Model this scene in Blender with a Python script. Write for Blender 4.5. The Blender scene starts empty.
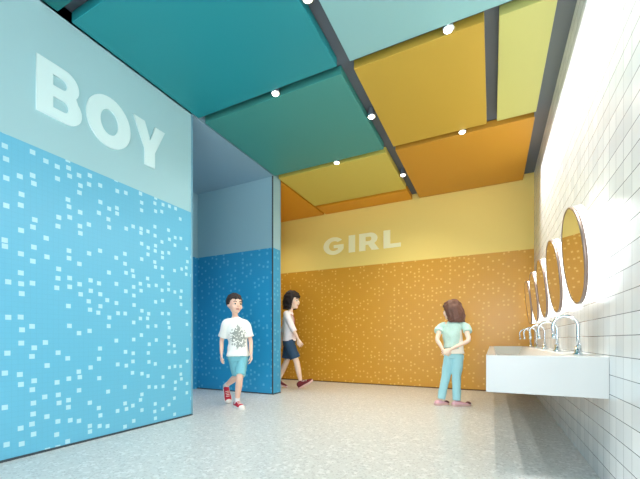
import bpy, bmesh, math, random
from mathutils import Vector, Matrix, noise
random.seed(7)
S = bpy.context.scene
C = S.collection
PI = math.pi
RX = 0.525          # right wall plane
H = 3.0             # underside of ceiling panels
CAMH = 0.75
FPX = 349.5
YAW = math.atan(172 / FPX)

# ------------------------------------------------------------------ camera
cam = bpy.data.cameras.new('camera')
cam.sensor_width = 36
cam.lens = FPX / 640 * 36
cam.shift_y = 100.5 / 640
cam.clip_start = 0.02
co = bpy.data.objects.new('camera', cam)
C.objects.link(co)
co.location = (0, 0, CAMH)
co.rotation_euler = (PI / 2, 0, YAW)
S.camera = co

# ------------------------------------------------------------------ view + world
S.view_settings.view_transform = 'Standard'
S.view_settings.look = 'None'
S.view_settings.gamma = 1
S.view_settings.use_curve_mapping = False
S.view_settings.exposure = 0.42
w = bpy.data.worlds.new('world')
S.world = w
w.use_nodes = True
bg = w.node_tree.nodes['Background']
bg.inputs[0].default_value = (0.94, 0.97, 1.0, 1)
bg.inputs[1].default_value = 1.4


def area(name, loc, direction, sx, sy, power, col, spread=PI):
    l = bpy.data.lights.new(name, 'AREA')
    l.shape = 'RECTANGLE'
    l.size = sx
    l.size_y = sy
    l.energy = power
    l.color = col
    l.spread = spread
    o = bpy.data.objects.new(name, l)
    C.objects.link(o)
    o.location = loc
    z = -Vector(direction).normalized()
    y = Vector((0, 1, 0)) if abs(z.y) < 0.9 else Vector((1, 0, 0))
    x = y.cross(z).normalized()
    y = z.cross(x)
    o.rotation_euler = Matrix((x, y, z)).transposed().to_euler()
    return o


# added fill lamp behind the viewer, brightening the blue walls
area('added_fill_light', (0.2, -1.6, 1.05), (-0.7, 0.75, -0.08), 2.0, 1.4, 52, (0.97, 0.985, 1.0))
# linear wall washer above the tiled wall (its fixture is built further down)
area('wall_washer_light', (0.397, 1.7, 3.0725), (0.17, 0, -1), 0.006, 6.4, 50, (1.0, 0.985, 0.96), math.radians(42))


# ------------------------------------------------------------------ node helpers
def newmat(name):
    m = bpy.data.materials.new(name)
    m.use_nodes = True
    n = m.node_tree
    return m, n, n.nodes['Principled BSDF']


def srgb(r, g, b):
    f = lambda c: ((c / 255 + 0.055) / 1.055) ** 2.4 if c > 10 else c / 255 / 12.92
    return (f(r), f(g), f(b), 1)


def mat(name, col, rough=0.5, metal=0.0, bump=0.0, bscale=200, var=0.0, emit=0, spec=0.5, sss=0):
    m, n, p = newmat(name)
    c = srgb(*col)
    p.inputs['Roughness'].default_value = rough
    p.inputs['Metallic'].default_value = metal
    p.inputs['Specular IOR Level'].default_value = spec
    tc = n.nodes.new('ShaderNodeTexCoord')
    nz = n.nodes.new('ShaderNodeTexNoise')
    nz.inputs['Scale'].default_value = bscale
    n.links.new(tc.outputs['Object'], nz.inputs['Vector'])
    mx = n.nodes.new('ShaderNodeMix')
    mx.data_type = 'RGBA'
    mx.inputs[6].default_value = tuple(x * (1 - var) for x in c[:3]) + (1,)
    mx.inputs[7].default_value = tuple(min(1, x * (1 + var)) for x in c[:3]) + (1,)
    n.links.new(nz.outputs['Fac'], mx.inputs[0])
    n.links.new(mx.outputs[2], p.inputs['Base Color'])
    if bump:
        b = n.nodes.new('ShaderNodeBump')
        b.inputs['Strength'].default_value = bump
        b.inputs['Distance'].default_value = 0.002
        n.links.new(nz.outputs['Fac'], b.inputs['Height'])
        n.links.new(b.outputs[0], p.inputs['Normal'])
    if emit:
        p.inputs['Emission Color'].default_value = c
        p.inputs['Emission Strength'].default_value = emit
    if sss:
        p.inputs['Subsurface Weight'].default_value = sss
        p.inputs['Subsurface Radius'].default_value = (0.02, 0.008, 0.004)
        p.inputs['Subsurface Scale'].default_value = 0.5
    return m


class NB:
    """small helper for maths in a node tree"""
    def __init__(s, n):
        s.n = n

    def m(s, op, a, b=None, c=None):
        x = s.n.nodes.new('ShaderNodeMath')
        x.operation = op
        for i, v in enumerate((a, b, c)):
            if v is None:
                continue
            if isinstance(v, (int, float)):
                x.inputs[i].default_value = v
            else:
                s.n.links.new(v, x.inputs[i])
        return x.outputs[0]

    def mix(s, f, a, b):
        x = s.n.nodes.new('ShaderNodeMix')
        x.data_type = 'RGBA'
        for i, v in ((0, f), (6, a), (7, b)):
            if isinstance(v, (int, float, tuple)):
                x.inputs[i].default_value = v
            else:
                s.n.links.new(v, x.inputs[i])
        return x.outputs[2]


def wallmat(name, lower, dot, upper, band, cell=0.071, prob=0.46, size=0.0155, rough=0.28):
    """mosaic dado with scattered pale squares below `band`, plain paint above"""
    m, n, p = newmat(name)
    k = NB(n)
    g = n.nodes.new('ShaderNodeNewGeometry')
    sp = n.nodes.new('ShaderNodeSeparateXYZ')
    n.links.new(g.outputs['Position'], sp.inputs[0])
    u = k.m('ADD', sp.outputs[0], sp.outputs[1])
    z = sp.outputs[2]
    us = k.m('DIVIDE', u, cell)
    fu = k.m('FLOOR', us)
    w0 = n.nodes.new('ShaderNodeTexWhiteNoise')
    w0.noise_dimensions = '1D'
    n.links.new(fu, w0.inputs['W'])
    zs = k.m('ADD', k.m('DIVIDE', z, cell), w0.outputs['Value'])
    fz = k.m('FLOOR', zs)
    cv = n.nodes.new('ShaderNodeCombineXYZ')
    n.links.new(fu, cv.inputs[0])
    n.links.new(fz, cv.inputs[1])
    wn = n.nodes.new('ShaderNodeTexWhiteNoise')
    wn.noise_dimensions = '2D'
    n.links.new(cv.outputs[0], wn.inputs['Vector'])
    sc = n.nodes.new('ShaderNodeSeparateColor')
    n.links.new(wn.outputs['Color'], sc.inputs[0])
    half = size / cell
    # jittered centre
    cu = k.m('ADD', 0.5, k.m('MULTIPLY', k.m('SUBTRACT', sc.outputs[0], 0.5), 0.56))
    cz = k.m('ADD', 0.5, k.m('MULTIPLY', k.m('SUBTRACT', sc.outputs[1], 0.5), 0.56))
    du = k.m('ABSOLUTE', k.m('SUBTRACT', k.m('SUBTRACT', us, fu), cu))
    dz = k.m('ABSOLUTE', k.m('SUBTRACT', k.m('SUBTRACT', zs, fz), cz))
    inside = k.m('MULTIPLY', k.m('LESS_THAN', du, half), k.m('LESS_THAN', dz, half))
    inside = k.m('MULTIPLY', inside, k.m('LESS_THAN', wn.outputs['Value'], prob))
    # faint joints of the small mosaic
    t = 0.033
    ju = k.m('LESS_THAN', k.m('FRACT', k.m('DIVIDE', u, t)), 0.07)
    jz = k.m('LESS_THAN', k.m('FRACT', k.m('DIVIDE', z, t)), 0.07)
    joint = k.m('MULTIPLY', k.m('MAXIMUM', ju, jz), 0.22)
    lo = srgb(*lower)
    c1 = k.mix(joint, lo, tuple(x * 0.72 for x in lo[:3]) + (1,))
    # soft tonal drift between mosaic sheets
    c1 = k.mix(k.m('MULTIPLY', inside, 0.85), c1, srgb(*dot))
    up = k.m('GREATER_THAN', z, band)
    c2 = k.mix(up, c1, srgb(*upper))
    n.links.new(c2, p.inputs['Base Color'])
    n.links.new(k.m('ADD', k.m('MULTIPLY', up, 0.25), rough), p.inputs['Roughness'])
    return m


def tilemat():
    m, n, p = newmat('white_square_tile')
    k = NB(n)
    g = n.nodes.new('ShaderNodeNewGeometry')
    sp = n.nodes.new('ShaderNodeSeparateXYZ')
    n.links.new(g.outputs['Position'], sp.inputs[0])
    t = 0.097
    zz = k.m('DIVIDE', k.m('ADD', sp.outputs[2], 0.007), t)
    yy = k.m('DIVIDE', sp.outputs[1], t * 1.08)
    jz = k.m('LESS_THAN', k.m('FRACT', zz), 0.035)
    jy = k.m('LESS_THAN', k.m('FRACT', yy), 0.035)
    cv = n.nodes.new('ShaderNodeCombineXYZ')
    n.links.new(k.m('FLOOR', zz), cv.inputs[0])
    n.links.new(k.m('FLOOR', yy), cv.inputs[1])
    wn = n.nodes.new('ShaderNodeTexWhiteNoise')
    wn.noise_dimensions = '2D'
    n.links.new(cv.outputs[0], wn.inputs['Vector'])
    base = k.mix(wn.outputs['Value'], srgb(216, 220, 222), srgb(232, 234, 234))
    jyv = k.m('MULTIPLY', jy, k.m('ADD', 0.35, k.m('MULTIPLY', wn.outputs['Value'], 0.45)))
    j = k.m('MAXIMUM', jz, jyv)
    n.links.new(k.mix(j, base, srgb(92, 98, 104)), p.inputs['Base Color'])
    p.inputs['Roughness'].default_value = 0.25
    b = n.nodes.new('ShaderNodeBump')
    b.inputs['Strength'].default_value = 0.4
    b.inputs['Distance'].default_value = 0.002
    n.links.new(k.m('SUBTRACT', 1.0, j), b.inputs['Height'])
    n.links.new(b.outputs[0], p.inputs['Normal'])
    return m


def floormat():
    m, n, p = newmat('pale_terrazzo')
    k = NB(n)
    g = n.nodes.new('ShaderNodeNewGeometry')
    def vor(scale):
        v = n.nodes.new('ShaderNodeTexVoronoi')
        v.inputs['Scale'].default_value = scale
        n.links.new(g.outputs['Position'], v.inputs['Vector'])
        s = n.nodes.new('ShaderNodeSeparateColor')
        n.links.new(v.outputs['Color'], s.inputs[0])
        return v, s
    v1, s1 = vor(45)
    v2, s2 = vor(110)
    base = srgb(216, 217, 214)
    c = k.mix(k.m('MULTIPLY', k.m('LESS_THAN', s1.outputs[0], 0.22), k.m('LESS_THAN', v1.outputs['Distance'], 0.42)), base, srgb(196, 197, 195))
    c = k.mix(k.m('GREATER_THAN', s1.outputs[1], 0.84), c, srgb(232, 232, 230))
    c = k.mix(k.m('GREATER_THAN', s2.outputs[0], 0.86), c, srgb(198, 197, 194))
    n.links.new(c, p.inputs['Base Color'])
    p.inputs['Roughness'].default_value = 0.33
    return m


# ------------------------------------------------------------------ mesh helpers
def link(name, me, m, parent=None, smooth=False):
    if not isinstance(m, (list, tuple)):
        m = [m]
    for x in m:
        me.materials.append(x)
    if smooth:
        for p in me.polygons:
            p.use_smooth = True
    o = bpy.data.objects.new(name, me)
    C.objects.link(o)
    if parent is not None:
        o.parent = parent
        root = parent
        while root.parent is not None:
            root = root.parent
        me.transform(Matrix.Translation(-Vector(root.location)))
    return o


def obj(name, bm, m, parent=None, smooth=False):
    bmesh.ops.recalc_face_normals(bm, faces=bm.faces)
    me = bpy.data.meshes.new(name)
    bm.to_mesh(me)
    bm.free()
    return link(name, me, m, parent, smooth)


def box(bm, x0, x1, y0, y1, z0, z1, bev=0.0, seg=2):
    r = bmesh.ops.create_cube(bm, size=1)
    vs = r['verts']
    for v in vs:
        v.co = Vector(((x0 + x1) / 2 + v.co.x * (x1 - x0), (y0 + y1) / 2 + v.co.y * (y1 - y0), (z0 + z1) / 2 + v.co.z * (z1 - z0)))
    if bev:
        es = list({e for v in vs for e in v.link_edges})
        bmesh.ops.bevel(bm, geom=es, offset=bev, segments=seg, affect='EDGES', profile=0.5)


def bx(name, x0, x1, y0, y1, z0, z1, m, parent=None, bev=0.0):
    bm = bmesh.new()
    box(bm, x0, x1, y0, y1, z0, z1, bev)
    return obj(name, bm, m, parent)


def struct(o):
    o['kind'] = 'structure'
    return o


def thing(name, loc, label, cat, group=None):
    o = bpy.data.objects.new(name, None)
    o.empty_display_size = 0.1
    C.objects.link(o)
    o.location = loc
    o['label'] = label
    o['category'] = cat
    if group:
        o['group'] = group
    return o


def tag(o, label, cat, group=None):
    o['label'] = label
    o['category'] = cat
    if group:
        o['group'] = group
    return o


def tube(bm, pts, radii, side=(1, 0, 0), n=16, cap=True):
    """loft of elliptical sections; radii (a along side, b across) or scalars"""
    pts = [Vector(p) for p in pts]
    side = Vector(side)
    rings = []
    for i, p in enumerate(pts):
        t = (pts[min(i + 1, len(pts) - 1)] - pts[max(i - 1, 0)]).normalized()
        s = side - t * side.dot(t)
        if s.length < 1e-4:
            s = Vector((0, 0, 1)) - t * t.z
        s.normalize()
        q = t.cross(s)
        r = radii[i] if isinstance(radii, (list, tuple)) else radii
        a, b = r if isinstance(r, (list, tuple)) else (r, r)
        rings.append([bm.verts.new(p + s * a * math.cos(2 * PI * j / n) + q * b * math.sin(2 * PI * j / n)) for j in range(n)])
    for i in range(len(rings) - 1):
        for j in range(n):
            bm.faces.new((rings[i][j], rings[i][(j + 1) % n], rings[i + 1][(j + 1) % n], rings[i + 1][j]))
    if cap:
        bm.faces.new(rings[0][::-1])
        bm.faces.new(rings[-1])
    return rings


def smooth_path(pts, radii, sub=5):
    """Catmull-Rom through pts, with radii interpolated"""
    P = [Vector(p) for p in pts]
    Rr = [r if isinstance(r, (list, tuple)) else (r, r) for r in radii]
    op, orr = [], []
    for i in range(len(P) - 1):
        p0, p1, p2, p3 = P[max(i - 1, 0)], P[i], P[i + 1], P[min(i + 2, len(P) - 1)]
        for k in range(sub):
            t = k / sub
            op.append(0.5 * ((2 * p1) + (p2 - p0) * t + (2 * p0 - 5 * p1 + 4 * p2 - p3) * t * t + (3 * p1 - p0 - 3 * p2 + p3) * t ** 3))
            e = t * t * (3 - 2 * t)
            orr.append(tuple(Rr[i][q] * (1 - e) + Rr[i + 1][q] * e for q in (0, 1)))
    op.append(P[-1])
    orr.append(Rr[-1])
    return op, orr


def stube(bm, pts, radii, side=(1, 0, 0), n=16, sub=5, cap=True):
    a, b = smooth_path(pts, radii, sub)
    return tube(bm, a, b, side, n, cap)


def ball(bm, c, rx, ry, rz, M=None, u=20, v=14):
    r = bmesh.ops.create_uvsphere(bm, u_segments=u, v_segments=v, radius=1)
    for x in r['verts']:
        q = Vector((x.co.x * rx, x.co.y * ry, x.co.z * rz))
        if M is not None:
            q = M @ q
        x.co = q + Vector(c)


def disc(bm, cx, cy, z, r, n=32):
    vs = [bm.verts.new((cx + r * math.cos(2 * PI * i / n), cy + r * math.sin(2 * PI * i / n), z)) for i in range(n)]
    return bm.faces.new(vs)


def remeshed(bm, voxel, smooth_it=4):
    """union of overlapping shells as one continuous skin"""
    bmesh.ops.recalc_face_normals(bm, faces=bm.faces)
    me = bpy.data.meshes.new('tmp')
    bm.to_mesh(me)
    bm.free()
    o = bpy.data.objects.new('tmp', me)
    C.objects.link(o)
    r = o.modifiers.new('r', 'REMESH')
    r.mode = 'VOXEL'
    r.voxel_size = voxel
    if smooth_it:
        s = o.modifiers.new('s', 'SMOOTH')
        s.factor = 0.5
        s.iterations = smooth_it
    dg = bpy.context.evaluated_depsgraph_get()
    out = bpy.data.meshes.new_from_object(o.evaluated_get(dg))
    bpy.data.objects.remove(o)
    bpy.data.meshes.remove(me)
    out.materials.clear()
    return out


# ------------------------------------------------------------------ materials
M = {}
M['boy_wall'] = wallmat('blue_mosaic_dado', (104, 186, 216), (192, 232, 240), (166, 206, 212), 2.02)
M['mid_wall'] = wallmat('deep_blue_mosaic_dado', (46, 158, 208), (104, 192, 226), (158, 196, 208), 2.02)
M['girl_wall'] = wallmat('orange_mosaic_dado', (216, 158, 50), (242, 200, 104), (242, 216, 124), 2.02, cell=0.066, size=0.0125)
M['tile'] = tilemat()
M['floor'] = floormat()
M['slab'] = mat('dark_grey_ceiling_paint', (104, 112, 122), 0.8)
M['passage_ceiling'] = mat('slate_blue_ceiling_paint', (142, 176, 194), 0.7)
M['teal'] = mat('teal_panel', (32, 146, 154), 0.5)
M['deep_teal'] = mat('deep_teal_panel', (0, 112, 112), 0.5)
M['sea'] = mat('sea_green_panel', (66, 150, 142), 0.5)
M['aqua'] = mat('pale_aqua_panel', (144, 192, 192), 0.5)
M['amber'] = mat('amber_panel', (198, 162, 62), 0.5)
M['lemon'] = mat('pale_yellow_panel', (192, 190, 112), 0.5)
M['orange'] = mat('orange_panel', (202, 146, 46), 0.5)
M['deep_orange'] = mat('deep_orange_panel', (222, 154, 34), 0.5)
M['mustard'] = mat('mustard_yellow_panel', (210, 194, 92), 0.5)
M['white'] = mat('white_solid_surface', (200, 204, 203), 0.22)
M['white_paint'] = mat('white_paint', (225, 226, 224), 0.4)
M['chrome'] = mat('polished_steel', (215, 220, 224), 0.12, 1.0)
M['mirror'] = mat('mirror_silver', (236, 236, 234), 0.015, 1.0)
M['mirror_frame'] = mat('mirror_rim', (150, 130, 120), 0.3, 0.6)
M['glow'] = mat('warm_white_led', (255, 250, 240), 0.5, emit=5)
M['halo'] = mat('white_led_ring', (255, 252, 246), 0.5, emit=1.7)
M['lens'] = mat('lamp_lens', (255, 252, 244), 0.4, emit=9)
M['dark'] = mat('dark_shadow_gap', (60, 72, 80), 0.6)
M['dark_warm'] = mat('brown_shadow_line', (110, 74, 30), 0.6)
M['trim'] = mat('blue_grey_trim', (120, 170, 190), 0.4)
M['letter_boy'] = mat('pale_aqua_letter', (220, 244, 244), 0.5)
M['letter_girl'] = mat('cream_letter', (255, 250, 208), 0.5)
M['drain'] = mat('steel_drain', (140, 144, 148), 0.3, 0.9)

# ------------------------------------------------------------------ structure
YB = 5.68
Y0 = -2.2
struct(bx('floor', -4.3, RX + 0.2, Y0, YB + 0.2, -0.12, 0, M['floor']))
struct(bx('ceiling', -2.69, RX + 0.2, Y0, YB + 0.2, 3.085, 3.2, M['slab']))
struct(bx('ceiling', -4.3, -2.69, Y0, 4.02, 3.0, 3.2, M['passage_ceiling']))
struct(bx('ceiling', -4.3, -2.69, 4.02, YB + 0.2, 3.085, 3.2, M['slab']))
struct(bx('wall_left', -2.87, -2.69, Y0, 2.57, 0, 3.085, M['boy_wall']))
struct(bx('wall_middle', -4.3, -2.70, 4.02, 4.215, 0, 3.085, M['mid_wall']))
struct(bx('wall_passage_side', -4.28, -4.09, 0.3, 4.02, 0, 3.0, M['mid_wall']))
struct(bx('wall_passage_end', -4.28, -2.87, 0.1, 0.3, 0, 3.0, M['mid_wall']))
struct(bx('wall_back', -4.3, RX + 0.2, YB, YB + 0.2, 0, 3.085, M['girl_wall']))
struct(bx('wall_back_side', -4.3, -4.1, 4.215, YB, 0, 3.085, M['girl_wall']))
struct(bx('wall_right', RX, RX + 0.2, Y0, YB, 0, 3.085, M['tile']))
# dark strips as painted shadow lines along the wall foot, plus edge trims
struct(bx('shadow_line_left', -2.69, -2.684, Y0, 2.57, 0, 0.014, M['dark']))
struct(bx('shadow_line_middle', -4.09, -2.70, 4.012, 4.02, 0, 0.014, M['dark']))
struct(bx('shadow_line_middle_end', -2.70, -2.694, 4.012, 4.215, 0, 0.014, M['dark']))
struct(bx('shadow_line_back', -4.1, RX, YB - 0.008, YB, 0, 0.016, M['dark_warm']))
struct(bx('trim_1', -2.694, -2.684, 2.556, 2.574, 0, 3.0, M['trim']))
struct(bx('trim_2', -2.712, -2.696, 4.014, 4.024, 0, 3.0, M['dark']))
struct(bx('trim_3', -2.70, -2.698, 4.200, 4.217, 0, 3.0, M['trim']))

# ------------------------------------------------------------------ ceiling panels
def panel(x0, x1, y0, y1, m, label):
    t = thing('ceiling_panel', ((x0 + x1) / 2, (y0 + y1) / 2, H), label, 'ceiling panel', 'suspended ceiling panels')
    bx('panel_board', x0, x1, y0, y1, H, H + 0.075, m, t, 0.003)
    bm = bmesh.new()
    for x in (x0 + 0.12, x1 - 0.12):
        box(bm, x - 0.02, x + 0.02, y0 + 0.1, y1 - 0.1, H + 0.075, H + 0.087)
    obj('hanging_rail', bm, M['slab'], t)
    return t


G = 0.045
ys = [0.0, 1.40, 2.685, 4.075, 5.275]
R1 = 0.39
AL, AR = -2.672, -1.145
BL, BR = -1.03, -0.05
CL = 0.045
panel(AL, AR, 0.0, 1.40 - G, M['deep_teal'], 'dark teal ceiling panel at the very top left, before a wide gap')
panel(AL, AR, 1.40 + G, 2.685 - G, M['teal'], 'large teal ceiling panel above the BOY wall')
panel(AL, AR, 2.685 + G, 4.075 - G, M['sea'], 'sea green teal ceiling panel over the blue passage opening')
panel(AL, AR, 4.075 + G, 5.275 - G, M['mustard'], 'muted yellow ceiling panel left of the grey gap, above the GIRL lettering')
panel(AL, AR, 5.275 + 0.03, YB - 0.01, M['deep_orange'], 'narrow orange ceiling strip along the top of the GIRL wall')
panel(-4.08, AL - 0.035, 4.27, YB - 0.01, M['deep_orange'], 'deep orange ceiling panel behind the blue partition end')
panel(BL, R1, 1.40 + G, 2.685 - G, M['aqua'], 'pale aqua ceiling panel at the top centre of the room')
panel(BL, BR, 2.685 + G, 4.075 - G, M['amber'], 'amber yellow ceiling panel between the grey gaps')
panel(CL, R1, 2.685 + G, 4.075 - G, M['lemon'], 'narrow pale lemon ceiling panel beside the tiled wall')
panel(BL, R1, 4.075 + G, YB - 0.01, M['orange'], 'wide orange ceiling panel reaching the back right corner')
panel(BL, R1, 0.0, 1.40 - G, M['teal'], 'teal ceiling panel out of sight above the viewer')


# ------------------------------------------------------------------ downlights
def downlight(x, y, label, r=0.038, power=36, col=(1, 0.96, 0.88), top=3.085):
    t = thing('downlight', (x, y, 3.0), label, 'ceiling light', 'recessed downlights in the gaps')
    z0 = top - 0.085
    bm = bmesh.new()
    tube(bm, [(x, y, z0 + 0.004), (x, y, top)], [r, r * 0.85], n=28)
    obj('housing', bm, M['slab'], t, False)
    bm = bmesh.new()
    rings = [[bm.verts.new((x + q * math.cos(2 * PI * i / 28), y + q * math.sin(2 * PI * i / 28), z)) for i in range(28)]
             for q, z in ((r * 1.12, z0 + 0.006), (r * 1.12, z0), (r * 0.82, z0 - 0.003), (r * 0.8, z0 + 0.006))]
    for a in range(4):
        b = (a + 1) % 4
        for i in range(28):
            j = (i + 1) % 28
            bm.faces.new((rings[a][i], rings[a][j], rings[b][j], rings[b][i]))
    obj('trim_ring', bm, M['chrome'], t, True)
    bm = bmesh.new()
    ball(bm, (x, y, z0 + 0.002), r * 0.8, r * 0.8, 0.018)
    obj('lens', bm, M['lens'], t, True)
    l = bpy.data.lights.new('downlight_bulb', 'SPOT')
    l.energy = power
    l.color = col
    l.spot_size = math.radians(134)
    l.spot_blend = 1.0
    l.shadow_soft_size = 0.04
    o = bpy.data.objects.new('downlight_bulb', l)
    C.objects.link(o)
    o.location = (0, 0, z0 - 3.0 - 0.03)
    o.parent = t
    return t


WARM = (1.0, 0.90, 0.74)
COOL = (0.95, 0.98, 1.0)
downlight(-1.09, 2.03, 'round downlight nearest the top edge, between teal and aqua panels', col=COOL)
downlight(-1.775, 2.685, 'round downlight in the gap between the two teal panels', col=COOL)
downlight(-1.09, 3.39, 'round downlight between the sea green panel and the amber panel', col=WARM)
downlight(-0.285, 2.685, 'round downlight between the aqua panel and the amber panel', col=WARM)
downlight(-0.29, 4.075, 'small round downlight between the amber panel and the wide orange panel', col=WARM)
downlight(-1.77, 4.075, 'small round downlight between the sea green panel and the yellow panel', col=WARM)
downlight(-1.09, 4.78, 'small round downlight between the yellow panel and the wide orange panel', col=WARM)
downlight(-3.45, 2.0, 'added unseen downlight brightening the boys passage', power=60, col=COOL, top=3.08)  # added lamp, out of view, to brighten the passage

downlight(-3.5, 4.9, 'added unseen downlight behind the blue partition, lighting the orange recess', power=32, col=WARM)  # added warm lamp, out of view, for the bright orange wall end

# linear wall washer fixture, tucked beside the panel edge
t = thing('wall_washer', (0.405, 1.9, 3.05), 'long linear light in the ceiling gap above the white tiled wall', 'linear light')
bx('housing', 0.3905, 0.410, -1.8, 5.0, 3.076, 3.085, M['slab'], t)
for yy in (1.40, 2.685, 4.075):  # added blocks that hide the diffuser glow in the cross gaps
    bx('glow_blocker', 0.382, 0.3905, yy - 0.05, yy + 0.05, 3.001, 3.085, M['slab'], t)
bx('diffuser', 0.392, 0.400, -1.78, 4.98, 3.0742, 3.0762, M['glow'], t)


# ------------------------------------------------------------------ lettering
def arc(cx, cz, rx, rz, a0, a1, n=14):
    return [(cx + rx * math.cos(math.radians(a0 + (a1 - a0) * i / n)), cz + rz * math.sin(math.radians(a0 + (a1 - a0) * i / n))) for i in range(n + 1)]


def glyph(ch):
    """heavy sans outlines on a unit height; returns (loops, width)"""
    if ch == 'B':
        out = [(0, 0)] + arc(0.46, 0.285, 0.27, 0.285, -90, 42) + arc(0.43, 0.735, 0.25, 0.265, -38, 90) + [(0, 1)]
        h1 = [(0.25, 0.19)] + arc(0.42, 0.295, 0.085, 0.105, -90, 90) + [(0.25, 0.40)]
        h2 = [(0.25, 0.60)] + arc(0.40, 0.70, 0.08, 0.10, -90, 90) + [(0.25, 0.80)]
        return [out, h1, h2], 0.74
    if ch == 'O':
        return [arc(0.45, 0.5, 0.45, 0.525, 0, 360, 44)[:-1], arc(0.45, 0.5, 0.185, 0.265, 0, 360, 36)[:-1]], 0.90
    if ch == 'Y':
        return [[(0.27, 0), (0.53, 0), (0.53, 0.37), (0.80, 1), (0.54, 1), (0.41, 0.62), (0.27, 1), (0.0, 1), (0.27, 0.37)]], 0.80
    if ch == 'G':
        out = arc(0.45, 0.5, 0.45, 0.525, 38, 338, 34) + [(0.87, 0.55), (0.45, 0.55), (0.45, 0.37), (0.63, 0.37), (0.63, 0.25)] \
            + arc(0.46, 0.5, 0.225, 0.30, 310, 48, 24)
        return [out], 0.92
    if ch == 'I':
        return [[(0, 0), (0.26, 0), (0.26, 1), (0, 1)]], 0.26
    if ch == 'R':
        out = [(0, 0), (0.25, 0), (0.25, 0.33), (0.36, 0.33), (0.50, 0), (0.79, 0), (0.59, 0.40)] + arc(0.44, 0.67, 0.28, 0.33, -52, 90) + [(0, 1)]
        h = [(0.25, 0.53)] + arc(0.41, 0.66, 0.08, 0.13, -90, 90) + [(0.25, 0.79)]
        return [out, h], 0.79
    if ch == 'L':
        return [[(0, 0), (0.64, 0), (0.64, 0.22), (0.25, 0.22), (0.25, 1), (0, 1)]], 0.64


def letters(word, mp, gap, sx, height, m, label, loc):
    t = thing('wall_lettering', loc, label, 'lettering')
    x = 0
    for ch in word:
        loops, wd = glyph(ch)
        cu = bpy.data.curves.new('letter', 'CURVE')
        cu.dimensions = '2D'
        cu.fill_mode = 'BOTH'
        cu.extrude = 0.006
        for lp in loops:
            s = cu.splines.new('POLY')
            s.points.add(len(lp) - 1)
            for i, (a, b) in enumerate(lp):
                s.points[i].co = ((x + a) * height * sx, b * height, 0, 1)
            s.use_cyclic_u = True
        o = bpy.data.objects.new('tmp', cu)
        C.objects.link(o)
        dg = bpy.context.evaluated_depsgraph_get()
        me = bpy.data.meshes.new_from_object(o.evaluated_get(dg))
        bpy.data.objects.remove(o)
        me.transform(mp)
        me.materials.clear()
        link('letter', me, m, t)
        x += wd + gap


# local x -> world +Y, local y -> world Z, extrude -> X
mpb = Matrix(((0, 0, 1, -2.684), (1, 0, 0, 1.235), (0, 1, 0, 2.265), (0, 0, 0, 1)))
letters('BOY', mpb, 0.07, 1.05, 0.37, M['letter_boy'], 'raised pale capitals BOY high on the left wall', (-2.684, 1.75, 2.265))
mpg = Matrix(((1, 0, 0, -2.72), (0, 0, 1, YB - 0.006), (0, 1, 0, 2.27), (0, 0, 0, 1)))
letters('GIRL', mpg, 0.17, 1.52, 0.293, M['letter_girl'], 'raised cream capitals GIRL high on the yellow back wall', (-2.0, YB - 0.006, 2.27))

# ------------------------------------------------------------------ wash trough
SX0, SY0, SY1 = -0.03, 2.20, 5.60
SZ0, SZ1 = 0.456, 0.664
t = thing('wash_basin', (RX, 3.9, 0.56), 'long white wall-hung trough basin under the round mirrors', 'sink')
bm = bmesh.new()
# outer shell with sunk bowl
e = 0.05
xo0, xo1, yo0, yo1 = SX0, RX - 0.001, SY0, SY1
xi0, xi1, yi0, yi1 = SX0 + e, RX - 0.15, SY0 + e, SY1 - e
zb = SZ1 - 0.11
def V(x, y, z): return bm.verts.new((x, y, z))
ob = [V(xo0, yo0, SZ0), V(xo1, yo0, SZ0), V(xo1, yo1, SZ0), V(xo0, yo1, SZ0)]
ot = [V(xo0, yo0, SZ1), V(xo1, yo0, SZ1), V(xo1, yo1, SZ1), V(xo0, yo1, SZ1)]
it = [V(xi0, yi0, SZ1), V(xi1, yi0, SZ1), V(xi1, yi1, SZ1), V(xi0, yi1, SZ1)]
ib = [V(xi0 + 0.05, yi0 + 0.05, zb), V(xi1 - 0.05, yi0 + 0.05, zb), V(xi1 - 0.05, yi1 - 0.05, zb), V(xi0 + 0.05, yi1 - 0.05, zb)]
bm.faces.new(ob[::-1])
for a, b in ((ob, ot), (ot, it), (it, ib)):
    for i in range(4):
        j = (i + 1) % 4
        bm.faces.new((a[i], a[j], b[j], b[i]))
bm.faces.new(ib)
bmesh.ops.bevel(bm, geom=[x for x in bm.edges if x.calc_face_angle(0) > 0.3], offset=0.008, segments=3, affect='EDGES')
obj('basin', bm, M['white'], t)

MY = [2.49, 3.22, 3.93, 4.62, 5.30]
for y in MY:
    bm = bmesh.new()
    tube(bm, [(0.2, y, zb), (0.2, y, zb + 0.004)], [0.028, 0.024], n=24)
    obj('drain', bm, M['drain'], t, False)


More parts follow.
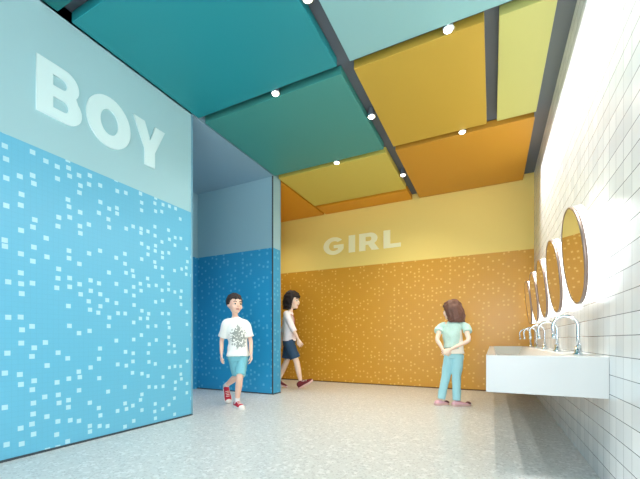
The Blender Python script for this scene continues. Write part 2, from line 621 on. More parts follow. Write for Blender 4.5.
def faucet(y, label, first=None):
    x = RX - 0.075
    z = SZ1
    t = thing('faucet', (x, y, z), label, 'faucet', 'gooseneck faucets along the basin')
    bm = bmesh.new()
    tube(bm, [(x, y, z), (x, y, z + 0.006), (x, y, z + 0.012), (x, y, z + 0.05)], [0.026, 0.026, 0.018, 0.016], n=24)
    obj('faucet_base', bm, M['chrome'], t, True)
    bm = bmesh.new()
    pts = [(x, y, z + 0.04), (x, y, z + 0.10), (x, y, z + 0.165)]
    r = 0.062
    for k in range(1, 13):
        a = PI * k / 12 * 1.08
        pts.append((x - r + r * math.cos(a), y, z + 0.165 + r * math.sin(a) * 1.0))
    ex, ez = pts[-1][0], pts[-1][2]
    pts.append((ex + 0.004, y, ez - 0.04))
    tube(bm, pts, 0.0095, side=(0, 1, 0), n=16)
    sp = obj('spout', bm, M['chrome'], t, True)
    bm = bmesh.new()
    tube(bm, [(ex + 0.003, y, ez - 0.028), (ex + 0.0055, y, ez - 0.056)], 0.0125, side=(0, 1, 0), n=18)
    obj('aerator', bm, M['chrome'], sp, True)
    bm = bmesh.new()
    tube(bm, [(x, y - 0.012, z + 0.035), (x, y - 0.035, z + 0.04), (x - 0.005, y - 0.075, z + 0.062)], [0.009, 0.008, 0.006], side=(0, 0, 1), n=14)
    obj('handle', bm, M['chrome'], t, True)


ord_ = ['nearest', 'second nearest', 'middle', 'second farthest', 'farthest']
for y, w_ in zip(MY, ord_):
    faucet(y, 'chrome gooseneck faucet on the white basin, %s of the five' % w_)

# ------------------------------------------------------------------ mirrors
def ring_x(bm, prof, cy, cz, n=64):
    """revolve profile [(x, r)] about an x-axis line"""
    rings = [[bm.verts.new((x, cy + r * math.cos(2 * PI * i / n), cz + r * math.sin(2 * PI * i / n))) for i in range(n)] for x, r in prof]
    k = len(prof)
    for a in range(k):
        b = (a + 1) % k
        for i in range(n):
            j = (i + 1) % n
            bm.faces.new((rings[a][i], rings[a][j], rings[b][j], rings[b][i]))


RR, MZ = 0.28, 1.238
TILT = math.radians(6)


def lean(bm, p):
    bmesh.ops.rotate(bm, verts=bm.verts, cent=p, matrix=Matrix.Rotation(-TILT, 3, 'Y'))


for y, w_ in zip(MY, ord_):
    t = thing('round_mirror', (RX, y, MZ), 'round backlit wall mirror, %s of the five above the basin' % w_, 'mirror', 'round backlit mirrors')
    xf = RX - 0.105
    bm = bmesh.new()
    ring_x(bm, [(xf, RR - 0.010), (xf - 0.002, RR - 0.004), (xf, RR), (xf + 0.016, RR), (xf + 0.016, RR - 0.012)], y, MZ)
    lean(bm, (xf, y, MZ))
    obj('frame', bm, M['mirror_frame'], t, True)
    bm = bmesh.new()
    n = 72
    vs = [bm.verts.new((xf + 0.001, y + (RR - 0.008) * math.cos(2 * PI * i / n), MZ + (RR - 0.008) * math.sin(2 * PI * i / n))) for i in range(n)]
    f = bm.faces.new(vs)
    r = bmesh.ops.extrude_face_region(bm, geom=[f])
    for v in r['geom']:
        if isinstance(v, bmesh.types.BMVert):
            v.co.x += 0.006
    lean(bm, (xf, y, MZ))
    obj('mirror_glass', bm, M['mirror'], t)
    bm = bmesh.new()
    ring_x(bm, [(xf + 0.017, RR - 0.002), (RX - 0.052, RR - 0.002), (RX - 0.052, RR - 0.05), (xf + 0.017, RR - 0.05)], y, MZ)
    lean(bm, (xf, y, MZ))
    obj('light_ring', bm, M['halo'], t, True)
    bm = bmesh.new()
    tube(bm, [(xf + 0.036, y, MZ), (RX, y, MZ)], 0.15, side=(0, 1, 0), n=40)
    obj('wall_mount', bm, M['white_paint'], t)

# ------------------------------------------------------------------ people
VR = Vector((math.cos(YAW), math.sin(YAW), 0))      # picture right, along the floor
VF = Vector((-math.sin(YAW), math.cos(YAW), 0))     # away from the viewer
UP = Vector((0, 0, 1))


class Fig:
    """frame standing on the floor: u right, w away, z up (metres)"""
    def __init__(s, px, depth):
        s.o = VR * ((px - 320) / FPX * depth) + VF * depth

    def __call__(s, u, w, z):
        return s.o + VR * u + VF * w + UP * z

    def d(s, u, w, z=0):
        return (VR * u + VF * w + UP * z).normalized()


M['skin'] = mat('light_skin', (242, 200, 178), 0.5, sss=0.15, var=0.03, bscale=30)
M['skin2'] = mat('fair_skin', (248, 216, 196), 0.5, sss=0.15, var=0.03, bscale=30)
M['hair_dark'] = mat('dark_brown_hair', (44, 30, 25), 0.6, bump=0.8, bscale=90, var=0.4)
M['hair_black'] = mat('near_black_hair', (34, 20, 20), 0.65, bump=0.8, bscale=90, var=0.4)
M['hair_brown'] = mat('chestnut_hair', (112, 74, 60), 0.45, bump=0.8, bscale=80, var=0.4)
M['eye'] = mat('eye_white', (235, 235, 232), 0.2)
M['iris'] = mat('dark_iris', (38, 26, 20), 0.15)
M['lip'] = mat('pink_lip', (196, 110, 104), 0.4)
M['shorts_blue'] = mat('light_blue_denim', (122, 190, 204), 0.85, bump=0.4, bscale=160, var=0.12)
M['denim_dark'] = mat('dark_navy_denim', (44, 74, 104), 0.85, bump=0.4, bscale=160, var=0.25)
M['jeans'] = mat('pale_sky_blue_denim', (172, 226, 236), 0.8, bump=0.3, bscale=160, var=0.08)
M['shoe_red'] = mat('red_canvas', (190, 24, 56), 0.7, bump=0.3, bscale=300)
M['shoe_maroon'] = mat('maroon_canvas', (112, 26, 36), 0.7, bump=0.3, bscale=300)
M['shoe_pink'] = mat('pink_leather', (240, 186, 198), 0.5)
M['shoe_dark'] = mat('dark_plum_patch', (100, 50, 60), 0.5)
M['rubber'] = mat('white_rubber', (232, 228, 224), 0.5)
M['rubber_pink'] = mat('pale_pink_rubber', (222, 184, 178), 0.5)
M['blouse'] = mat('pale_pink_cotton', (252, 240, 244), 0.8, bump=0.3, bscale=60, var=0.05)
M['strap'] = mat('dusty_rose_strap', (190, 110, 108), 0.7)
M['mint'] = mat('mint_cotton', (200, 230, 220), 0.8, bump=0.4, bscale=50, var=0.12)
M['cream_cloth'] = mat('cream_cotton', (250, 244, 232), 0.8, bump=0.3, bscale=60, var=0.04)
M['sock'] = mat('white_sock', (230, 226, 226), 0.9)


def printed_tee(c, fwd, lat):
    """white cotton with a sketchy grey-green print on the chest"""
    m, n, p = newmat('white_cotton_with_grey_print')
    k = NB(n)
    g = n.nodes.new('ShaderNodeNewGeometry')
    def dot(v, off):
        x = n.nodes.new('ShaderNodeVectorMath')
        x.operation = 'DOT_PRODUCT'
        n.links.new(g.outputs['Position'], x.inputs[0])
        x.inputs[1].default_value = v
        return k.m('SUBTRACT', x.outputs['Value'], off)
    a = k.m('DIVIDE', dot(lat, lat.dot(c)), 0.092)
    z = k.m('DIVIDE', dot(UP, c.z), 0.132)
    f = k.m('GREATER_THAN', dot(fwd, fwd.dot(c)), 0.0)
    rr = k.m('ADD', k.m('MULTIPLY', a, a), k.m('MULTIPLY', z, z))
    nz = n.nodes.new('ShaderNodeTexNoise')
    nz.inputs['Scale'].default_value = 42
    nz.inputs['Detail'].default_value = 3
    n.links.new(g.outputs['Position'], nz.inputs['Vector'])
    w1 = k.m('GREATER_THAN', nz.outputs['Fac'], k.m('ADD', 0.44, k.m('MULTIPLY', k.m('MAXIMUM', k.m('SUBTRACT', rr, 0.5), 0), 0.22)))
    msk = k.m('MULTIPLY', k.m('MULTIPLY', w1, f), k.m('LESS_THAN', rr, 1.25))
    ci = k.mix(nz.outputs['Fac'], srgb(70, 84, 82), srgb(170, 178, 172))
    n.links.new(k.mix(k.m('MULTIPLY', msk, 0.85), srgb(240, 242, 238), ci), p.inputs['Base Color'])
    p.inputs['Roughness'].default_value = 0.85
    return m


def head_shell(bm, c, f, s, up=UP):
    """skull, jaw, nose, ears; face along f"""
    f = (f - up * f.dot(up)).normalized()
    l = up.cross(f).normalized()
    Mx = Matrix((l, f, up)).transposed()
    P = lambda a, b, z: c + l * a * s + f * b * s + up * z * s
    ball(bm, P(0, -0.008, 0.018), 0.073 * s, 0.088 * s, 0.085 * s, Mx, 28, 20)
    ball(bm, P(0, 0.020, -0.030), 0.058 * s, 0.062 * s, 0.070 * s, Mx, 24, 18)
    ball(bm, P(0, 0.052, -0.080), 0.024 * s, 0.022 * s, 0.020 * s, Mx)
    for q in (-1, 1):
        ball(bm, P(q * 0.036, 0.054, -0.034), 0.024 * s, 0.022 * s, 0.026 * s, Mx)
        ball(bm, P(q * 0.073, -0.002, -0.008), 0.008 * s, 0.017 * s, 0.027 * s, Mx)
    stube(bm, [P(0, 0.068, 0.008), P(0, 0.088, -0.018), P(0, 0.082, -0.032)], [0.008 * s, 0.012 * s, 0.011 * s], l, 12, 3)
    return P, Mx, l, f


def face_parts(root, P, Mx, s, hairm):
    for q in (-1, 1):
        bm = bmesh.new()
        ball(bm, P(q * 0.030, 0.073, -0.002), 0.013 * s, 0.007 * s, 0.0065 * s, Mx)
        e_ = obj('eye', bm, M['eye'], root, True)
        bm = bmesh.new()
        ball(bm, P(q * 0.030, 0.0785, -0.002), 0.0075 * s, 0.003 * s, 0.0078 * s, Mx)
        obj('iris', bm, M['iris'], e_, True)
        bm = bmesh.new()
        stube(bm, [P(q * 0.014, 0.082, 0.020), P(q * 0.030, 0.080, 0.026), P(q * 0.047, 0.070, 0.020)], [0.003 * s, 0.004 * s, 0.002 * s], UP, 8, 3)
        obj('eyebrow', bm, hairm, root, True)
    bm = bmesh.new()
    stube(bm, [P(-0.022, 0.069, -0.056), P(-0.008, 0.077, -0.055), P(0.008, 0.077, -0.055), P(0.022, 0.069, -0.056)],
          [0.002 * s, 0.006 * s, 0.006 * s, 0.002 * s], UP, 10, 3)
    obj('mouth', bm, M['lip'], root, True)


def sstep(a, b, x):
    t = max(0, min(1, (x - a) / (b - a)))
    return t * t * (3 - 2 * t)


def hair(root, P, m, s, long=0.0, part=0.0, fringe=0.30, thick=1.0, flare=0.0, sway=(0, 0)):
    """displaced shell round the skull; sinks inside the head over the face"""
    bm = bmesh.new()
    U, W = 96, 64
    r = bmesh.ops.create_uvsphere(bm, u_segments=U, v_segments=W, radius=1)
    for v in r['verts']:
        d = v.co.normalized()
        x, y, z = d
        az = math.atan2(x, y)                       # 0 = straight ahead
        jag = 0.10 * math.sin(az * 9 + 1.3) + 0.06 * math.sin(az * 23)
        line = fringe + jag * 0.5                   # hairline height over the forehead
        side = sstep(0.85, 1.4, abs(az))           # 0 over the face, 1 towards ears/back
        lowlim = line * (1 - side) + (-0.35 if long == 0 else -2) * side
        cover = sstep(lowlim - 0.12, lowlim + 0.04, z)
        back_low = sstep(-0.75, -0.5, z) if long == 0 else 1
        cover *= back_low if abs(az) > 1.2 else 1
        strand = noise.noise(Vector((x * 4, y * 4, z * 3 + 3.1))) * 0.09 * thick + noise.noise(Vector((az * 22, z * 3, 9))) * 0.045
        rad = 0.80 + cover * (0.34 * thick + strand)
        px, py, pz = x * 0.073 * rad, (y * 0.088) * rad - 0.010, z * 0.088 * rad + 0.020
        if long and cover > 0.1:
            k = sstep(0.25, -0.6, z)
            hh = math.hypot(x, y)
            if hh > 1e-3:
                wide = max(hh, 0.80 + 0.15 * (1 - abs(z))) / hh if z < 0 else 1
                wide = 1 + (wide - 1) * k * cover
                if hh > 0.18:
                    px *= min(wide, 3.5) * (1 + flare * k)
                    py = (py + 0.01) * min(wide, 3.5) * (1 + flare * k * 0.5) - 0.01
            pz -= long * k * cover * (1 + 0.25 * noise.noise(Vector((az * 8, 0, 1))))
            px += sway[0] * k * cover
            py += sway[1] * k * cover
        v.co = P(px, py, pz)
    me_o = obj('hair', bm, m, root, True)
    return me_o


def hand(bm, w, d, palm_n, s, thumb_side, curl=0.5, spread=0.10, rel=None):
    """palm plus five bent fingers; d = pointing direction, palm_n = palm normal (fingers curl to it)"""
    d = Vector(d).normalized()
    n_ = Vector(palm_n)
    n_ = (n_ - d * n_.dot(d)).normalized()
    a = d.cross(n_).normalized() * thumb_side       # towards the thumb
    L = 0.062 * s
    stube(bm, [w - d * 0.02 * s, w, w + d * L * 0.5, w + d * L], [(0.017 * s, 0.014 * s), (0.019 * s, 0.012 * s), (0.028 * s, 0.012 * s), (0.029 * s, 0.0095 * s)], a, 16, 3)
    lens = (0.048, 0.054, 0.050, 0.039)
    for i in range(4):
        off = (1.5 - i) * 0.0158 * s
        p = w + d * (L - 0.008 * s) + a * off
        dd = (d + a * (1.5 - i) * spread).normalized()
        pts = [p]
        ang = 0.15
        ln = lens[i] * s
        for q, fr in enumerate((0.25, 0.40, 0.32, 0.28)):
            v = dd * math.cos(ang) + n_ * math.sin(ang)
            pts.append(pts[-1] + v * ln * fr)
            ang += curl * (0.9 if q else 0.6)
        stube(bm, pts, [0.0072 * s, 0.0070 * s, 0.0064 * s, 0.0058 * s, 0.0045 * s], a, 10, 2)
    p = w + d * 0.016 * s + a * 0.016 * s
    v1 = (d * 0.75 + a * 0.75 + n_ * 0.3).normalized()
    v2 = (d * 0.95 + a * 0.25 + n_ * 0.45).normalized()
    stube(bm, [p, p + v1 * 0.024 * s, p + v1 * 0.024 * s + v2 * 0.020 * s, p + v1 * 0.024 * s + v2 * 0.038 * s],
          [0.0105 * s, 0.0088 * s, 0.0078 * s, 0.0055 * s], n_, 10, 3)


def shoe(root, heel, toe, up, s, upper_m, sole_m, toe_m=None, lace=True, width=1.0, low=False):
    """heel/toe: points on the sole underside"""
    heel, toe, up = Vector(heel), Vector(toe), Vector(up)
    d = (toe - heel).normalized()
    up = (up - d * up.dot(d)).normalized()
    l = d.cross(up)
    L = (toe - heel).length
    P = lambda a, b, z: heel + d * a * L + l * b + up * z
    prof = [(0.0, 0.018), (0.06, 0.027), (0.2, 0.030), (0.42, 0.029), (0.65, 0.037), (0.8, 0.037), (0.92, 0.029), (1.0, 0.012)]
    hts = [(0.0, 0.055), (0.06, 0.068), (0.2, 0.074), (0.38, 0.068), (0.55, 0.052), (0.75, 0.040), (0.92, 0.032), (1.0, 0.024)]
    if low:
        hts = [(a, z * 0.72) for a, z in hts]
    def lerp(t, x):
        for (a, b), (c, d_) in zip(t, t[1:]):
            if x <= c:
                return b + (d_ - b) * (x - a) / (c - a)
        return t[-1][1]
    bm = bmesh.new()
    N = 16
    rings = []
    for i in range(N + 1):
        x = i / N
        w_ = lerp(prof, x) * s * width
        h_ = lerp(hts, x) * s
        ring = []
        for j in range(14):
            a = PI * j / 13
            ring.append(bm.verts.new(P(x, math.cos(a) * w_ * (0.92 if 0 < j < 13 else 0.96), 0.012 * s + abs(math.sin(a)) ** 0.75 * (h_ - 0.012 * s))))
        rings.append(ring)
    for i in range(N):
        for j in range(13):
            bm.faces.new((rings[i][j], rings[i][j + 1], rings[i + 1][j + 1], rings[i + 1][j]))
        bm.faces.new((rings[i][0], rings[i + 1][0], rings[i + 1][13], rings[i][13]))
    bm.faces.new(rings[0])
    bm.faces.new(rings[-1][::-1])
    sh = obj('shoe', bm, upper_m, root, True)
    bm = bmesh.new()
    out = []
    for i in range(N + 1):
        x = i / N
        out.append((x, lerp(prof, x) * s * width * 1.06))
    loop = [(x, w_) for x, w_ in out] + [(x, -w_) for x, w_ in reversed(out)]
    lo = [bm.verts.new(P(x * 1.02 - 0.01, w_, 0.0)) for x, w_ in loop]
    hi = [bm.verts.new(P(x * 1.02 - 0.01, w_, 0.019 * s)) for x, w_ in loop]
    k = len(loop)
    for i in range(k):
        j = (i + 1) % k
        bm.faces.new((lo[i], lo[j], hi[j], hi[i]))
    bm.faces.new(lo[::-1])
    bm.faces.new(hi)
    obj('sole', bm, sole_m, sh)
    if toe_m:
        bm = bmesh.new()
        Mx = Matrix((l, d, up)).transposed()
        ball(bm, P(0.88, 0, 0.018 * s), 0.030 * s * width, 0.026 * s, 0.0215 * s, Mx)
        obj('toe_cap', bm, toe_m, sh, True)
    if lace:
        for q in (0.42, 0.50, 0.58, 0.66):
            bm = bmesh.new()
            h_ = lerp(hts, q) * s
            stube(bm, [P(q, -0.018 * s, h_ * 0.86), P(q + 0.01, 0, h_ + 0.003), P(q, 0.018 * s, h_ * 0.86)], [0.0028 * s] * 3, d, 8, 3)
            obj('lace', bm, M['rubber'], sh, True)
    return sh


def tidy(me, name, m, parent):
    return link(name, me, m, parent, True)


def wrinkle(me, amp, sc):
    for v in me.vertices:
        k = noise.noise(Vector((v.co.x * sc, v.co.y * sc, v.co.z * sc * 0.5)))
        v.co += v.normal * k * amp


# ---------------- boy in the printed T-shirt
def boy():
    F = Fig(237, 3.92)
    s = 1.0
    fwd = F.d(0.50, -0.86)
    lat = UP.cross(fwd)          # his left (towards picture right)
    t = thing('person', F(0, 0, 0), 'boy in white printed T-shirt, light blue shorts and red sneakers, walking by the blue wall', 'person')
    pel = F(0.008, 0.02, 0.585)
    che = F(-0.012, 0.0, 0.868)
    nk = F(-0.022, 0.0, 1.002)
    hd = F(-0.024, -0.008, 1.150)
    shL, shR = che + lat * 0.112 + UP * 0.062, che - lat * 0.112 + UP * 0.062
    # his right (picture left) arm, his left (picture right) arm
    elR, wrR = F(-0.168, -0.01, 0.745), F(-0.150, -0.09, 0.595)
    elL, wrL = F(0.140, 0.06, 0.745), F(0.158, -0.005, 0.585)
    hipL, hipR = pel + lat * 0.058 - UP * 0.02, pel - lat * 0.058 - UP * 0.02
    knL, anL = F(0.052, -0.09, 0.345), F(0.010, -0.035, 0.085)
    knR, anR = F(-0.002, 0.03, 0.345), F(-0.168, 0.205, 0.220)
    bm = bmesh.new()
    P, Mx, l, f = head_shell(bm, hd, F.d(0.62, -0.78), 1.06)
    tube(bm, [nk - UP * 0.04, nk + UP * 0.02, hd - UP * 0.05], [0.040, 0.031, 0.034], lat)
    stube(bm, [pel - UP * 0.05, pel + UP * 0.03, pel + UP * 0.12, che, che + UP * 0.075, nk + UP * 0.01],
          [(0.085, 0.06), (0.092, 0.065), (0.082, 0.058), (0.098, 0.062), (0.095, 0.052), (0.038, 0.036)], lat, 24)
    for sh, el, wr, q in ((shL, elL, wrL, 1), (shR, elR, wrR, -1)):
        stube(bm, [che + UP * 0.07 + (sh - che - UP * 0.085) * 0.4, sh, (sh + el) / 2, el, (el + wr) / 2, wr], [0.034, 0.036, 0.028, 0.024, 0.022, 0.016], lat)
        hand(bm, wr, (wr - el).normalized() + fwd * 0.12, -lat * q, 1.0, 1 if q > 0 else -1, 0.38)
    for hp, kn, an in ((hipL, knL, anL), (hipR, knR, anR)):
        stube(bm, [hp, (hp * 0.5 + kn * 0.5), kn, kn * 0.62 + an * 0.38, an], [0.050, 0.048, 0.038, 0.038, 0.024], lat)
    me = remeshed(bm, 0.0036, 3)
    tidy(me, 'body', M['skin'], t)
    face_parts(t, P, Mx, 1.06, M['hair_dark'])
    hair(t, P, M['hair_dark'], 1.06, 0, fringe=0.34)
    # T-shirt
    bm = bmesh.new()
    stube(bm, [pel + UP * -0.015 , pel + UP * 0.06, pel + UP * 0.15, che - UP * 0.02, che + UP * 0.07, nk - UP * 0.002],
          [(0.134, 0.098), (0.118, 0.088), (0.106, 0.080), (0.115, 0.080), (0.112, 0.068), (0.052, 0.048)], lat, 28)
    for sh, el in ((shL, elL), (shR, elR)):
        stube(bm, [nk * 0.55 + sh * 0.45 - UP * 0.012, sh, sh * 0.55 + el * 0.45, sh * 0.2 + el * 0.8], [0.040, 0.046, 0.048, 0.053], lat)
    me = remeshed(bm, 0.0055, 9)
    wrinkle(me, 0.007, 16)
    tidy(me, 'shirt', printed_tee(che - UP * 0.085 + lat * 0.01, fwd, lat), t)
    # shorts
    bm = bmesh.new()
    stube(bm, [pel - UP * 0.07, pel, pel + UP * 0.05], [(0.108, 0.078), (0.124, 0.084), (0.108, 0.074)], lat, 24)
    for hp, kn in ((hipL, knL), (hipR, knR)):
        stube(bm, [hp + UP * 0.02, hp * 0.5 + kn * 0.5, hp * 0.06 + kn * 0.94], [0.066, 0.060, 0.058], lat)
    me = remeshed(bm, 0.006, 3)
    wrinkle(me, 0.006, 18)
    tidy(me, 'shorts', M['shorts_blue'], t)
    for kn, an in ((knL, anL), (knR, anR)):
        bm = bmesh.new()
        dd = (kn - an).normalized()
        tube(bm, [an - dd * 0.045, an, an + dd * 0.028], [0.029, 0.029, 0.031], lat, 18)
        obj('sock', bm, M['sock'], t, True)
    shoe(t, F(-0.022, 0.020, 0.001), F(0.100, -0.160, 0.001), UP, 1.18, M['shoe_red'], M['rubber'], M['rubber'])
    h = F(-0.202, 0.270, 0.200)
    shoe(t, h, F(-0.142, 0.185, 0.003), F.d(0.35, -0.85, 0.3), 1.15, M['shoe_red'], M['rubber'], M['rubber'])


# ---------------- girl walking past the partition
def girl_walking():
    F = Fig(292, 5.42)
    fwd = F.d(1, -0.12)
    lat = UP.cross(fwd)          # her left is away from the viewer
    t = thing('person', F(0, 0, 0), 'dark-haired girl in pink-white blouse and navy shorts, walking out past the blue partition end', 'person')
    pel = F(-0.045, 0, 0.735)
    che = F(-0.055, 0, 1.035)
    nk = F(-0.022, 0, 1.19)
    hd = F(0.008, 0, 1.355)
    s = 1.22
    shL, shR = che + lat * 0.125 + UP * 0.10, che - lat * 0.125 + UP * 0.10
    elR, wrR = F(0.035, -0.15, 0.90), F(0.105, -0.14, 0.755)
    elL, wrL = F(-0.16, 0.17, 0.90), F(-0.19, 0.16, 0.72)
    hipL, hipR = pel + lat * 0.065 - UP * 0.02, pel - lat * 0.065 - UP * 0.02
    knL, anL = F(-0.09, 0.06, 0.42), F(-0.215, 0.06, 0.125)
    knR, anR = F(0.070, -0.06, 0.435), F(0.135, -0.05, 0.125)
    bm = bmesh.new()
    P, Mx, l, f = head_shell(bm, hd, F.d(0.92, -0.38, -0.06), s)
    tube(bm, [nk - UP * 0.04, nk + UP * 0.02, hd - UP * 0.05 - fwd * 0.01], [0.044, 0.034, 0.038], lat)
    stube(bm, [pel - UP * 0.06, pel + UP * 0.03, pel + UP * 0.14, che, che + UP * 0.09, nk + UP * 0.01],
          [(0.10, 0.075), (0.105, 0.075), (0.088, 0.062), (0.105, 0.068), (0.100, 0.055), (0.042, 0.040)], lat, 24)
    for sh, el, wr, q in ((shL, elL, wrL, 1), (shR, elR, wrR, -1)):
        stube(bm, [che + UP * 0.085 + (sh - che - UP * 0.1) * 0.4, sh, (sh + el) / 2, el, (el + wr) / 2, wr], [0.036, 0.038, 0.031, 0.027, 0.025, 0.018], lat)
        hand(bm, wr, (wr - el).normalized(), -lat * q, 1.15, 1 if q > 0 else -1, 0.4)
    for hp, kn, an in ((hipL, knL, anL), (hipR, knR, anR)):
        stube(bm, [hp, hp * 0.5 + kn * 0.5, kn, kn * 0.62 + an * 0.38, an], [0.074, 0.062, 0.045, 0.045, 0.029], lat)
    me = remeshed(bm, 0.0045, 3)
    tidy(me, 'body', M['skin2'], t)
    face_parts(t, P, Mx, s, M['hair_black'])
    hair(t, P, M['hair_black'], s, 0.016, fringe=0.22, thick=1.45, flare=0.12, sway=(0, -0.012))
    bm = bmesh.new()
    stube(bm, [pel + UP * 0.0, pel + UP * 0.08, pel + UP * 0.18, che, che + UP * 0.08, nk + UP * 0.0],
          [(0.125, 0.105), (0.120, 0.100), (0.116, 0.095), (0.122, 0.092), (0.116, 0.078), (0.055, 0.050)], lat, 28)
    for sh, el, wr in ((shL, elL, wrL), (shR, elR, wrR)):
        stube(bm, [che + UP * 0.08 + (sh - che) * 0.3, sh + UP * 0.004, sh * 0.5 + el * 0.5, el * 0.85 + wr * 0.15], [0.048, 0.052, 0.048, 0.046], lat)
    me = remeshed(bm, 0.006, 4)
    wrinkle(me, 0.008, 14)
    tidy(me, 'blouse', M['blouse'], t)
    bm = bmesh.new()
    stube(bm, [che + UP * 0.115 + fwd * 0.0 - lat * 0.075, che + UP * 0.08 + fwd * 0.092 - lat * 0.075, che - UP * 0.08 + fwd * 0.108 - lat * 0.07, che - UP * 0.20 + fwd * 0.098 - lat * 0.075],
          [(0.022, 0.005)] * 4, lat, 10)
    so = obj('shoulder_strap', bm, M['strap'], t, True)
    so['label'] = 'dusty rose strap down the front of the blouse'
    bm = bmesh.new()
    stube(bm, [pel - UP * 0.08, pel, pel + UP * 0.055], [(0.115, 0.095), (0.122, 0.100), (0.108, 0.086)], lat, 24)
    for hp, kn in ((hipL, knL), (hipR, knR)):
        stube(bm, [hp + UP * 0.02, hp * 0.6 + kn * 0.4, hp * 0.13 + kn * 0.87], [0.084, 0.086, 0.086], lat)
    me = remeshed(bm, 0.007, 3)
    wrinkle(me, 0.007, 16)
    tidy(me, 'shorts', M['denim_dark'], t)
    # heel strike in front, other foot behind
    he = F(0.115, -0.045, 0.004)
    shoe(t, he, he + F.d(0.84, -0.15, 0.50) * 0.25, F.d(-0.45, -0.2, 0.87), 1.4, M['shoe_maroon'], M['rubber_pink'], None)
    he = F(-0.285, 0.06, 0.075)
    shoe(t, he, F(-0.085, 0.055, 0.004), F.d(0.35, 0, 0.93), 1.2, M['shoe_maroon'], M['rubber_pink'], None)


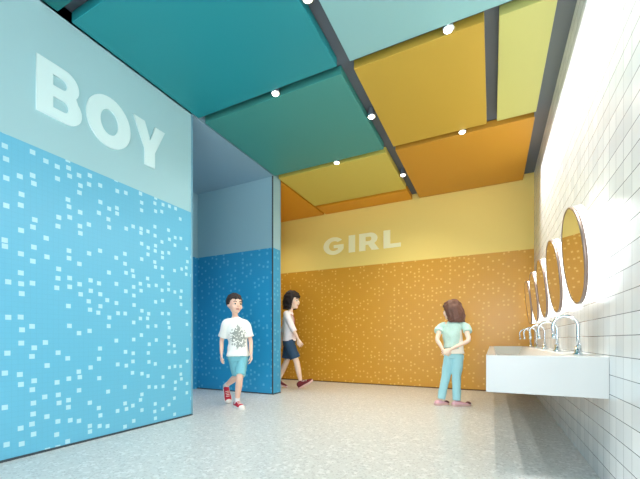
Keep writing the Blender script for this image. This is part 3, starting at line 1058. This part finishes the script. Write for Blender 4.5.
# ---------------- girl seen from behind, hands clasped behind her back
def girl_standing():
    F = Fig(453, 4.02)
    fwd = F.d(0.80, 0.60)
    lat = UP.cross(fwd)          # her left: away-left in the picture
    t = thing('person', F(0, 0, 0), 'girl in mint top and pale blue jeans with hands clasped behind her back', 'person')
    pel = F(0.012, 0, 0.600)
    che = F(-0.008, 0, 0.850)
    nk = F(-0.012, 0, 0.965)
    hd = F(-0.012, 0.012, 1.085)
    s = 1.0
    shL, shR = che + lat * 0.112 + UP * 0.075, che - lat * 0.112 + UP * 0.075
    shL = F(-0.122, 0.075, 0.902)
    shR = F(0.118, -0.070, 0.902)
    elL, wrL = F(-0.190, -0.03, 0.755), F(-0.150, -0.105, 0.635)
    elR, wrR = F(0.105, -0.165, 0.745), F(-0.095, -0.160, 0.640)
    hipL, hipR = F(-0.022, 0.035, 0.565), F(0.045, -0.03, 0.565)
    knL, anL = F(-0.075, 0.02, 0.330), F(-0.128, 0.02, 0.085)
    knR, anR = F(0.028, -0.03, 0.320), F(0.022, -0.05, 0.080)
    bm = bmesh.new()
    P, Mx, l, f = head_shell(bm, hd, F.d(-0.72, 0.70), s)
    tube(bm, [nk - UP * 0.04, nk + UP * 0.02, hd - UP * 0.05], [0.038, 0.030, 0.033], lat)
    stube(bm, [pel - UP * 0.05, pel + UP * 0.03, pel + UP * 0.11, che, che + UP * 0.07, nk + UP * 0.01],
          [(0.082, 0.062), (0.085, 0.062), (0.074, 0.054), (0.095, 0.058), (0.095, 0.050), (0.036, 0.034)], lat, 24)
    for sh, el, wr in ((shL, elL, wrL), (shR, elR, wrR)):
        stube(bm, [che + UP * 0.06 + (sh - che) * 0.3, sh, (sh + el) / 2, el, (el + wr) / 2, wr], [0.032, 0.034, 0.028, 0.024, 0.021, 0.015], lat)
    hand(bm, wrL, F.d(0.75, -0.25, -0.55), F.d(0.4, 0.7, 0.3), 0.95, -1, 0.55)
    hand(bm, wrR, F.d(-0.85, 0.10, -0.30), F.d(0, 0.9, -0.4), 0.95, 1, 0.62)
    for hp, kn, an in ((hipL, knL, anL), (hipR, knR, anR)):
        stube(bm, [hp, hp * 0.5 + kn * 0.5, kn, kn * 0.62 + an * 0.38, an], [0.055, 0.048, 0.036, 0.035, 0.023], lat)
    me = remeshed(bm, 0.0036, 3)
    tidy(me, 'body', M['skin2'], t)
    face_parts(t, P, Mx, s, M['hair_brown'])
    hair(t, P, M['hair_brown'], s, 0.040, fringe=0.28, thick=1.45, flare=0.22, sway=(-0.018, -0.022))
    # cream under-top
    bm = bmesh.new()
    stube(bm, [pel - UP * 0.005, pel + UP * 0.06, pel + UP * 0.15, che, che + UP * 0.05],
          [(0.118, 0.088), (0.108, 0.082), (0.100, 0.074), (0.108, 0.072), (0.095, 0.055)], lat, 28)
    me = remeshed(bm, 0.0055, 3)
    wrinkle(me, 0.007, 16)
    cr = tidy(me, 'cream_top', M['cream_cloth'], t)
    # mint over-top, its back panel shorter, with ruffled sleeves
    bm = bmesh.new()
    sh_ = F.d(-1, -0.35)
    stube(bm, [pel + UP * 0.055 + sh_ * 0.03, pel + UP * 0.13 + sh_ * 0.024, che - UP * 0.03 + sh_ * 0.012, che + UP * 0.065, nk + UP * 0.004],
          [(0.098, 0.084), (0.098, 0.080), (0.108, 0.078), (0.108, 0.066), (0.046, 0.044)], lat, 28)
    for sh, el in ((shL, elL), (shR, elR)):
        o_ = (sh - che)
        o_.z = 0
        o_.normalize()
        stube(bm, [nk * 0.5 + sh * 0.5 - UP * 0.012, sh, sh * 0.60 + el * 0.40 + o_ * 0.008], [0.038, 0.043, 0.052], lat)
    me = remeshed(bm, 0.005, 7)
    wrinkle(me, 0.010, 22)
    tidy(me, 'mint_top', M['mint'], t)
    bm = bmesh.new()
    stube(bm, [pel - UP * 0.06, pel, pel + UP * 0.05], [(0.088, 0.070), (0.094, 0.072), (0.085, 0.062)], lat, 24)
    for hp, kn, an in ((hipL, knL, anL), (hipR, knR, anR)):
        stube(bm, [hp + UP * 0.02, hp * 0.5 + kn * 0.5, kn, kn * 0.5 + an * 0.5, an - UP * 0.015], [0.064, 0.060, 0.050, 0.046, 0.045], lat)
    me = remeshed(bm, 0.0055, 3)
    wrinkle(me, 0.005, 20)
    tidy(me, 'jeans', M['jeans'], t)
    shoe(t, F(-0.205, -0.005, 0.001), F(-0.035, 0.06, 0.001), UP, 1.15, M['shoe_pink'], M['rubber_pink'], M['shoe_dark'], lace=False, low=True)
    shoe(t, F(-0.030, -0.065, 0.001), F(0.190, -0.02, 0.001), UP, 1.2, M['shoe_pink'], M['rubber_pink'], M['shoe_dark'], lace=False, low=True)


boy()
girl_walking()
girl_standing()
